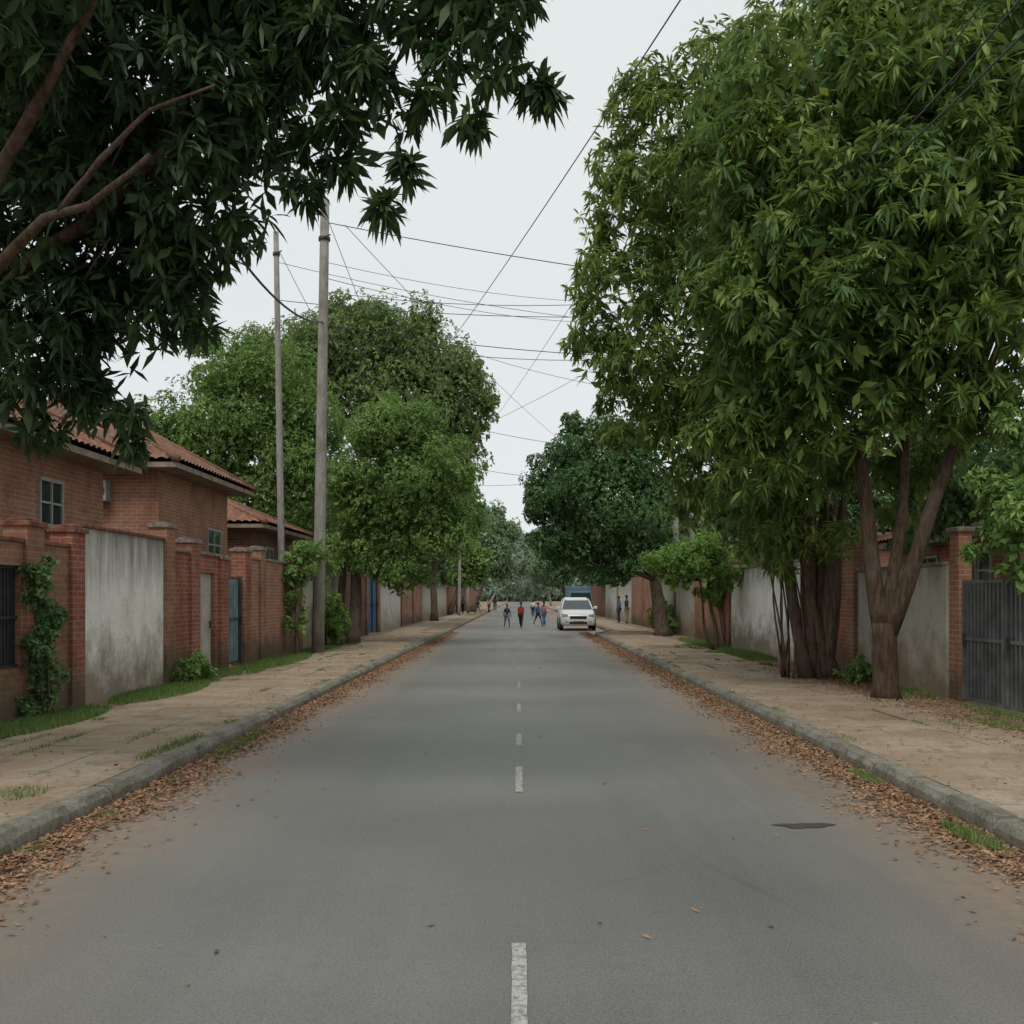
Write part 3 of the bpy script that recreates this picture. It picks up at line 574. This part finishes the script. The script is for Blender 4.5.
tb=crown(None,[(x,380+20*math.sin(x),6+3*math.sin(x*.7),14,8,11) for x in range(-84,85,14)],K['leaf_haze_tint2'],5,5,1.1,.6,.2,False,.8,name='tree_belt')
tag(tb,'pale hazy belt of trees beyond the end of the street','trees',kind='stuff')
def shrub(label,x,y,blobs,mat,dens,L,W,name='shrub',cat='shrub'):
    root=thing(name,(x,y,.1),label,cat)
    s=MB()
    for b_ in blobs[:5]: s.tube(bend((x,y,.08),b_[:3],4,.06),[.02,.017,.014,.01,.006],5)
    s.build('stem',K['bark'],root); crown(root,blobs,K[mat],dens,6,L,W,.4,False,.4,1.3,name='foliage')
shrub('green creeper climbing the near brick pillar on the left',-6.2,13.1,[(-6.22,13.1+.15*math.sin(i*2),.35+.27*i,.16,.38-.025*i,.26) for i in range(7)],'leaf_dark',110,.085,.045,'climbing_plant','creeper')
shrub('small shrub at the foot of the brick wall past the whitewashed wall',-6.05,18.7,[(-6.05,18.7,.4,.25,.35,.3),(-6.0,19.1,.3,.2,.3,.2),(-6.1,18.4,.3,.2,.25,.2)],'leaf_mid',90,.1,.045)
shrub('low weedy shrub between the two big right hand trunks',6.2,18.2,[(6.2,18.2,.3,.3,.35,.22),(6.4,18.6,.3,.25,.3,.25)],'leaf_mid',80,.12,.05)
shrub('light green shrub overhanging the grey gate at the right edge',7.5,13.8,[pb(1010,490,13.6,30),pb(1030,530,13.2,38),pb(1000,540,13.6,22),pb(1040,450,13.8,38),pb(985,480,13.8,16),pb(1018,572,13.2,18),pb(1070,500,13.6,55),pb(970,550,13.8,11),pb(1010,425,14,18),pb(990,510,13.8,18)],'leaf_mid',60,.13,.05)
shrub('creeper spilling over the wall beside the small bright tree',6.7,32.6,[(6.6,32.2+.5*i,2.3-.3*(i%3),.35,.5,.55) for i in range(5)],'leaf_mid',40,.16,.07,'climbing_plant','creeper')
shrub('bush against the wall below the dark round tree',6.2,44,[(6.2,44,1,.6,1,.8),(6.1,42.4,.7,.5,.9,.5)],'leaf_mid',30,.2,.08)
shrub('low bush at the wall foot left of the street tree',-6.0,32.5,[(-6.0,32.5,.9,.4,.9,.8),(-6.0,31.4,1.4,.4,.7,.8)],'leaf_mid',40,.17,.07)
# ---------------------------------------------------------------- poles, cables
def pole(label,base,top,r0,r1,bracket=None,group=None):
    root=thing('utility_pole',base,label,'utility pole',group); base=Vector(base); top=Vector(top)
    MB().tube([base.lerp(top,i/6) for i in range(7)],[r0+(r1-r0)*i/6 for i in range(7)],14).build('pole',K['pole_wood'],root,True)
    if bracket:
        c=base.lerp(top,(bracket-base.z)/(top.z-base.z)); MB().tube([c-Vector((0,0,.05)),c+Vector((0,0,.05))],r1*1.35,14).build('collar',K['dark_metal'],root,True)
        MB().tube([c+Vector((0,-r1,0)),c+Vector((.1,-r1-.1,.0)),c+Vector((.22,-r1-.1,.05))],.02,6).build('bracket',K['dark_metal'],root)
    return root
A1b=P(318,652,28.5); A1b.z=.08; A1t=P(325,200,28.5)
pole('tall thick weathered pole leaning slightly on the left pavement',A1b,A1t,.18,.125,11.9)
p=P(283,640,31.8); pole('slender tall pole behind the brick wall on the left',(p.x,p.y,.08),P(276,232,31.8),.12,.085,12.6)
pole('distant pole on the left pavement, nearer of the far pair',(-5.1,85,.08),(-5.0,85,6.9),.14,.1,6.5)
pole('distant pole on the left pavement, farther of the far pair',(-4.9,96,.08),(-4.95,96,8.3),.15,.11,7.9)
pole('grey pole top showing above the wall left of the small tree',(7.2,46,.08),P(676,508,46),.14,.12,5.5)
pole('grey pole top showing above the wall right of the small tree',(7.4,42.5,.08),P(692,513,42.5),.13,.11,5.0)
def cable(label,a,b,sag,r=.014):
    a=Vector(a); b=Vector(b); n=22
    pts=[a.lerp(b,i/n)-Vector((0,0,sag*4*(i/n)*(1-i/n))) for i in range(n+1)]
    o=MB().tube(pts,r,5).build('overhead_cable',K['cable']); tag(o,label,'cable','overhead cables')
cable('long cable slanting from top centre down to the left trees',P(700,-30,11),P(400,400,62),.5,.010)
cable('cable entering at the top, left of the big right tree',P(790,-50,14),P(490,425,62),.3,.009)
cable('highest cable from the thick pole towards the big right tree',P(325,222,28.5),P(720,286,26),.1,.013)
cable('sagging cable from the thick pole, second from the top',P(325,292,28.5),P(700,295,30),.35,.010)
cable('third cable down crossing the street from the slender pole',P(277,300,31.8),P(700,315,31),.25,.012)
cable('cable at mid pole height running right behind the tree',P(324,325,28.5),P(680,358,34),.2,.013)
cable('lower cable crossing just above the left tree top',P(324,338,28.5),P(690,352,46),.5,.012)
cable('thin faint cable just below the highest one',P(325,262,28.5),P(700,300,40),.5,.008)
cable('thin faint cable from the slender pole top to the right trees',P(277,262,31.8),P(700,330,33),.3,.009)
cable('faint steep cable crossing the sky left of the long slanting one',P(345,225,29),P(560,440,70),.3,.010)
cable('faint upper cable above the left tree crown',P(325,278,28.5),P(620,322,50),.4,.010)
cable('cable running down the street from the thick pole tip',P(325,212,28.5),(-5.0,96,7.9),1.2,.010)
cable('cable running down the street from the slender pole tip',P(276,245,31.8),(-5.0,85,6.6),1.4,.010)
cable('short far cable crossing between the middle trees',P(440,420,60),P(660,455,52),.3,.014)
cable('second short far cable, rising to the right between the middle trees',P(440,445,66),P(660,330,52),.3,.012)
cable('farthest low cable crossing above the hazy trees',P(460,465,75),P(640,480,60),.4,.016)
cable('low faint cable above the far end of the street',P(455,485,90),P(640,470,66),.4,.016)
cable('thin cable crossing below the lower cable far off',P(450,345,70),P(660,395,60),.4,.015)
cable('thick black cable drooping from the left tree to the pole',P(60,-60,10),P(322,322,28.3),1.0,.026)
cable('thick black cable continuing down behind the pole to the trees',P(322,322,28.3),P(372,380,44),.5,.026)
cable('upper of the cables crossing in front of the big right tree',P(1075,-70,8),P(905,130,12.2),.06,.012)
cable('lower of the cables crossing in front of the big right tree',P(1100,-45,8),P(885,165,12.2),.05,.013)
cable('thin cable at the top right, left of the crossing pair',P(1010,-40,9),P(850,180,13),.08,.008)
# ---------------------------------------------------------------- car (front toward the camera)
K['carpaint']=plain('white car paint',(.62,.63,.64),.25,.04,2,.5); K['tyre']=plain('tyre rubber',(.02,.02,.02),.8,.2); K['rim']=plain('alloy rim',(.35,.35,.36),.3,.1,5,.5,.8)
K['lamp']=plain('headlamp glass',(.3,.31,.33),.1,.1,5,.7); K['blk']=plain('black plastic',(.02,.021,.022),.5,.2); K['plate']=plain('pale number plate',(.55,.53,.45),.5,.05)
cx,cy=2.98,50.2
car=thing('parked_car',(cx,cy+2.1,0),'white parked car facing the camera beside the right kerb','car')
def ring_car(y,hw,zb,zt,sh=.06):
    return [Vector((cx-hw+.08,cy+y,zb)),Vector((cx+hw-.08,cy+y,zb)),Vector((cx+hw,cy+y,zb+.12)),Vector((cx+hw,cy+y,(zb+zt)/2+.05)),Vector((cx+hw-sh,cy+y,zt-.05)),Vector((cx+hw-sh-.1,cy+y,zt)),Vector((cx-hw+sh+.1,cy+y,zt)),Vector((cx-hw+sh,cy+y,zt-.05)),Vector((cx-hw,cy+y,(zb+zt)/2+.05)),Vector((cx-hw,cy+y,zb+.12))]
body=MB().loft([ring_car(0,.72,.34,.72),ring_car(.08,.82,.28,.86),ring_car(.35,.88,.25,.97),ring_car(1.15,.9,.25,1.07),ring_car(2.6,.91,.25,1.1),ring_car(3.9,.9,.27,1.12),ring_car(4.3,.86,.32,1.05),ring_car(4.4,.78,.4,.95)]).build('body',K['carpaint'],car,True)
g=MB(); # roof
rt=[(1.85,.60,1.55),(2.3,.66,1.66),(3.2,.66,1.68),(3.8,.62,1.62)]
g.loft([[Vector((cx-a,cy+y,z-.05)),Vector((cx+a,cy+y,z-.05)),Vector((cx+a-.1,cy+y,z)),Vector((cx-a+.1,cy+y,z))] for y,a,z in rt]); g.build('roof',K['carpaint'],car,True)
MB().quad((cx-.76,cy+1.1,1.07),(cx+.76,cy+1.1,1.07),(cx+.62,cy+1.86,1.53),(cx-.62,cy+1.86,1.53)).build('windscreen',K['glass'],car)
MB().quad((cx+.76,cy+4.2,1.08),(cx-.76,cy+4.2,1.08),(cx-.62,cy+3.82,1.58),(cx+.62,cy+3.82,1.58)).build('rear_window',K['glass'],car)
for s in (-1,1):
    for y0,y1,t0,t1 in ((1.2,2.3,1.9,2.3),(2.36,3.2,2.36,3.2),(3.26,4.1,3.26,3.75)):
        MB().quad((cx+s*.82,cy+y0,1.09),(cx+s*.82,cy+y1,1.09),(cx+s*.645,cy+t1,1.6),(cx+s*.645,cy+t0,1.55)).build('side_window',K['glass'],car)
    q=MB(); q.tube([(cx+s*.8,cy+1.1,1.07),(cx+s*.63,cy+1.87,1.57)],.035,6); q.tube([(cx+s*.82,cy+2.33,1.08),(cx+s*.64,cy+2.33,1.62)],.03,6); q.tube([(cx+s*.82,cy+3.23,1.08),(cx+s*.64,cy+3.23,1.62)],.03,6); q.tube([(cx+s*.8,cy+4.2,1.08),(cx+s*.62,cy+3.8,1.6)],.05,6); q.build('pillar',K['carpaint'],car)
    MB().loft([[Vector((cx+s*(.86+a),cy+1.35+b,c)) for a,c in ((0,1.08),(.2,1.1),(.2,1.24),(0,1.22))] for b in (0,.1)]).build('mirror',K['carpaint'],car,bevel=.02)
    MB().loft([[Vector((cx+s*a,cy+y,z)) for a,z in ((.5,.70),(.8,.74),(.83,.86),(.52,.82))] for y in (-.005,.14)]).build('headlight',K['lamp'],car,bevel=.015)
    MB().box(*sorted((cx+s*.52,cx+s*.68)),cy-.01,cy+.06,.42,.5).build('fog_light',K['lamp'],car)
    for yy in (.85,3.45):
        xo=cx+s*.83; wt=MB(); wt.tube([(xo-.1,cy+yy,.33),(xo-.085,cy+yy,.33),(xo+.085,cy+yy,.33),(xo+.1,cy+yy,.33)],[.28,.33,.33,.28],22)
        wh=wt.build('wheel',K['tyre'],car,True)
        MB().tube([(xo+s*.1,cy+yy,.33),(xo+s*.112,cy+yy,.33)],[.2,.17],16).build('rim',K['rim'],wh)
MB().box(cx-.42,cx+.42,cy-.02,cy+.06,.6,.74).build('grille',K['blk'],car,bevel=.01)
MB().box(cx-.45,cx+.45,cy-.012,cy+.06,.34,.46).build('air_intake',K['blk'],car,bevel=.01)
MB().box(cx-.26,cx+.26,cy-.035,cy-.022,.49,.59).build('number_plate',K['plate'],car)
# ---- blue lorry behind
K['lorry']=plain('muted blue lorry paint',(.10,.17,.23),.6,.2,2,.3)
tx,ty=4.45,72
lo=thing('parked_lorry',(tx,ty+3,0),'muted blue lorry parked behind the white car','lorry')
MB().box(tx-.85,tx+.85,ty+2.0,ty+6.0,.95,2.5).build('cargo_box',K['lorry'],lo,bevel=.04)
MB().loft([[Vector((tx+s*a,ty+y,z)) for s,a,z in ((-1,.85,.55),(1,.85,.55),(1,.85,1.45),(1,.74,2.1),(-1,.74,2.1),(-1,.85,1.45))] for y in (.15,1.85)]).build('cab',K['lorry'],lo,bevel=.06)
MB().quad((tx-.78,ty+.14,1.42),(tx+.78,ty+.14,1.42),(tx+.68,ty+.135,2.0),(tx-.68,ty+.135,2.0)).build('windscreen',K['glass'],lo)
MB().box(tx-.85,tx+.85,ty+.0,ty+.13,.5,.75).build('bumper',K['blk'],lo,bevel=.02)
for s in (-1,1):
    MB().tube([(tx+s*.62,ty+.15,.95),(tx+s*.62,ty+.1,.95)],.12,14).build('headlight',K['lamp'],lo)
    for yy in (1.0,4.8): MB().tube([(tx+s*.75-.13,ty+yy,.4),(tx+s*.75+.13,ty+yy,.4)],.4,20).build('wheel',K['tyre'],lo)
MB().box(tx-.4,tx+.4,ty+1.9,ty+5.9,.6,.94).build('chassis',K['blk'],lo)
# ---------------------------------------------------------------- people
skin=plain('brown skin',(.11,.055,.035),.6,.1,8,.3); hairm=plain('black hair',(.015,.012,.011),.8,.2)
CL={n:plain(n+' cloth',c,.9,.12,5,.1) for n,c in dict(red=(.42,.04,.04),white=(.6,.6,.58),navy=(.03,.045,.09),blue=(.06,.14,.32),black=(.03,.03,.033),grey=(.18,.18,.19),pink=(.5,.18,.22),khaki=(.25,.2,.13),maroon=(.2,.05,.05)).items()}
def skinned(name,verts,edges,mat,parent,sub=1):
    me=bpy.data.meshes.new(name); me.from_pydata([v[0] for v in verts],edges,[]); me.update()
    o=link(name,me,mat,parent); sk=o.modifiers.new('skin','SKIN'); sk.use_smooth_shade=True
    if not me.skin_vertices:
        bpy.context.view_layer.objects.active=o; bpy.context.view_layer.update()
    try:
        lay=me.skin_vertices[0].data
    except Exception:
        bpy.context.view_layer.objects.active=o; o.select_set(True); bpy.ops.mesh.customdata_skin_add(); lay=me.skin_vertices[0].data
    for i,v in enumerate(verts):
        r=v[1]; lay[i].radius=(r,r) if not isinstance(r,tuple) else r
        lay[i].use_root=(i==0)
    s=o.modifiers.new('sub','SUBSURF'); s.levels=sub; s.render_levels=sub
    return o
def person(label,x,y,h,shirt,trouser,rot=0,stride=.35,arm=.3,z0=0,short=False):
    root=thing('person',(x,y,z0),label,'person'); k=h/1.72
    def q(a,b,c): return (a*k,b*k,c*k)
    V=[(q(0,0,.95),.1*k),(q(0,0,1.12),.095*k),(q(0,-.01,1.32),.105*k),(q(0,0,1.45),.05*k),(q(0,-.01,1.53),.055*k),(q(0,-.02,1.61),.082*k),(q(0,-.01,1.70),.06*k)]
    E=[(0,1),(1,2),(2,3),(3,4),(4,5),(5,6)]
    sh=[V[0],V[1],V[2]]; SE=[(0,1),(1,2)]; tr=[V[0]]; TE=[]
    for s in (-1,1):
        st=stride*s; ar=-arm*s
        b=len(V); V+=[(q(.15*s,0,1.37),.052*k),(q(.19*s,math.sin(ar)*.27,1.11),.042*k),(q(.195*s,math.sin(ar)*.45-.09,.91),.03*k),(q(.19*s,math.sin(ar)*.5-.13,.84),(.035*k,.018*k))]
        E+=[(2,b),(b,b+1),(b+1,b+2),(b+2,b+3)]
        for i,(dx,dz,dy) in enumerate(((-.04,-.03,-.03),(-.022,-.085,-.02),(-.005,-.095,-.02),(.012,-.088,-.02),(.028,-.07,-.02))):
            n=len(V); V.append((q(.19*s+dx*s,math.sin(ar)*.5-.13+dy,.84+dz),.008*k)); E.append((b+3,n))
        n=len(sh); sh+=[(V[b][0],.07*k),(V[b+1][0],.058*k)]; SE+=[(2,n),(n,n+1)]
        c=len(V)
        hp=q(.085*s,0,.90); kn=q(.085*s,-math.sin(st)*.42-.02,.50); an=q(.075*s,-math.sin(st)*.75+(.05 if st<0 else 0),.09+(.05 if st<-.2 else 0)); to=(an[0],an[1]-.14*k,an[2]-.05*k)
        V+=[(hp,.085*k),(kn,.055*k),(an,.036*k),(to,.032*k)]; E+=[(0,c),(c,c+1),(c+1,c+2),(c+2,c+3)]
        n=len(tr); tr+=[(hp,.105*k),(kn,.078*k)]; TE+=[(0,n),(n,n+1)]
        if not short: tr.append((tuple(kn[i]*.12+an[i]*.88 for i in range(3)),.06*k)); TE.append((n+1,n+2))
    tr[0]=(V[0][0],.12*k); sh[0]=(q(0,0,.91),.128*k); sh[1]=(sh[1][0],.122*k); sh[2]=(q(0,-.01,1.34),.13*k)
    skinned('body',V,E,skin,root); skinned('shirt',sh,SE,CL[shirt],root); skinned('shorts' if short else 'trousers',tr,TE,CL[trouser],root)
    m=MB(); rings=[]
    for i in range(6):
        t=i/5*math.pi*.5; rings.append([Vector((math.cos(a)*.092*k*math.cos(t)+0,(.0+math.sin(a)*.1*math.cos(t))*k,(1.63+.12*math.sin(t))*k)) for a in [j*2*math.pi/14 for j in range(14)]])
    m.loft(rings); me=bpy.data.meshes.new('hair'); me.from_pydata([tuple(v) for v in m.v],[],m.f); link('hair',me,hairm,root)
    root.rotation_euler=(0,0,rot); return root
PI=math.pi
def at(px,d): return (px-VX)/F*d
person('person in dark shirt and shorts walking at left of the road centre',at(507,55),55,1.30,'navy','grey',.35,.45,.5,short=True)
person('person in red shirt and dark trousers walking on the centre line',at(521,54.5),54.5,1.42,'red','black',-.2,.3,.35)
person('person in blue shirt walking right of the road centre, left of the pink one',at(538,60),60,1.36,'blue','navy',.9,.45,.3,short=True)
person('person in pink shirt beside the blue shirted walker, nearer the car',at(544,57),57,1.48,'pink','blue',-.5,.4,.35)
person('small distant person in white shirt in the middle of the road',at(533,84),84,1.5,'white','navy',PI,.3,.3)
person('person in blue top standing on the right pavement by the wall',6.0,60,1.62,'blue','navy',-1.2,.08,.1,.12)
person('person in dark shirt standing beside the one in blue on the pavement',6.3,58.6,1.68,'navy','khaki',1.9,.05,.15,.12)
person('person in maroon top on the left pavement, leftmost of the far group',at(458,90),90,1.6,'maroon','navy',.4,.3,.3,.12)
person('person in grey top on the left pavement in the far group',at(463,92),92,1.62,'grey','black',-.3,.2,.2,.12)
person('person in navy top stepping off the left kerb far away',at(478,96),96,1.6,'navy','khaki',1.2,.35,.3,0)
person('person in pink top on the road right of the far left group',at(489,104),104,1.6,'pink','black',-.6,.3,.3,0)
person('person in black top farthest along the left of the road',at(495,112),112,1.65,'black','grey',.2,.3,.3,0)
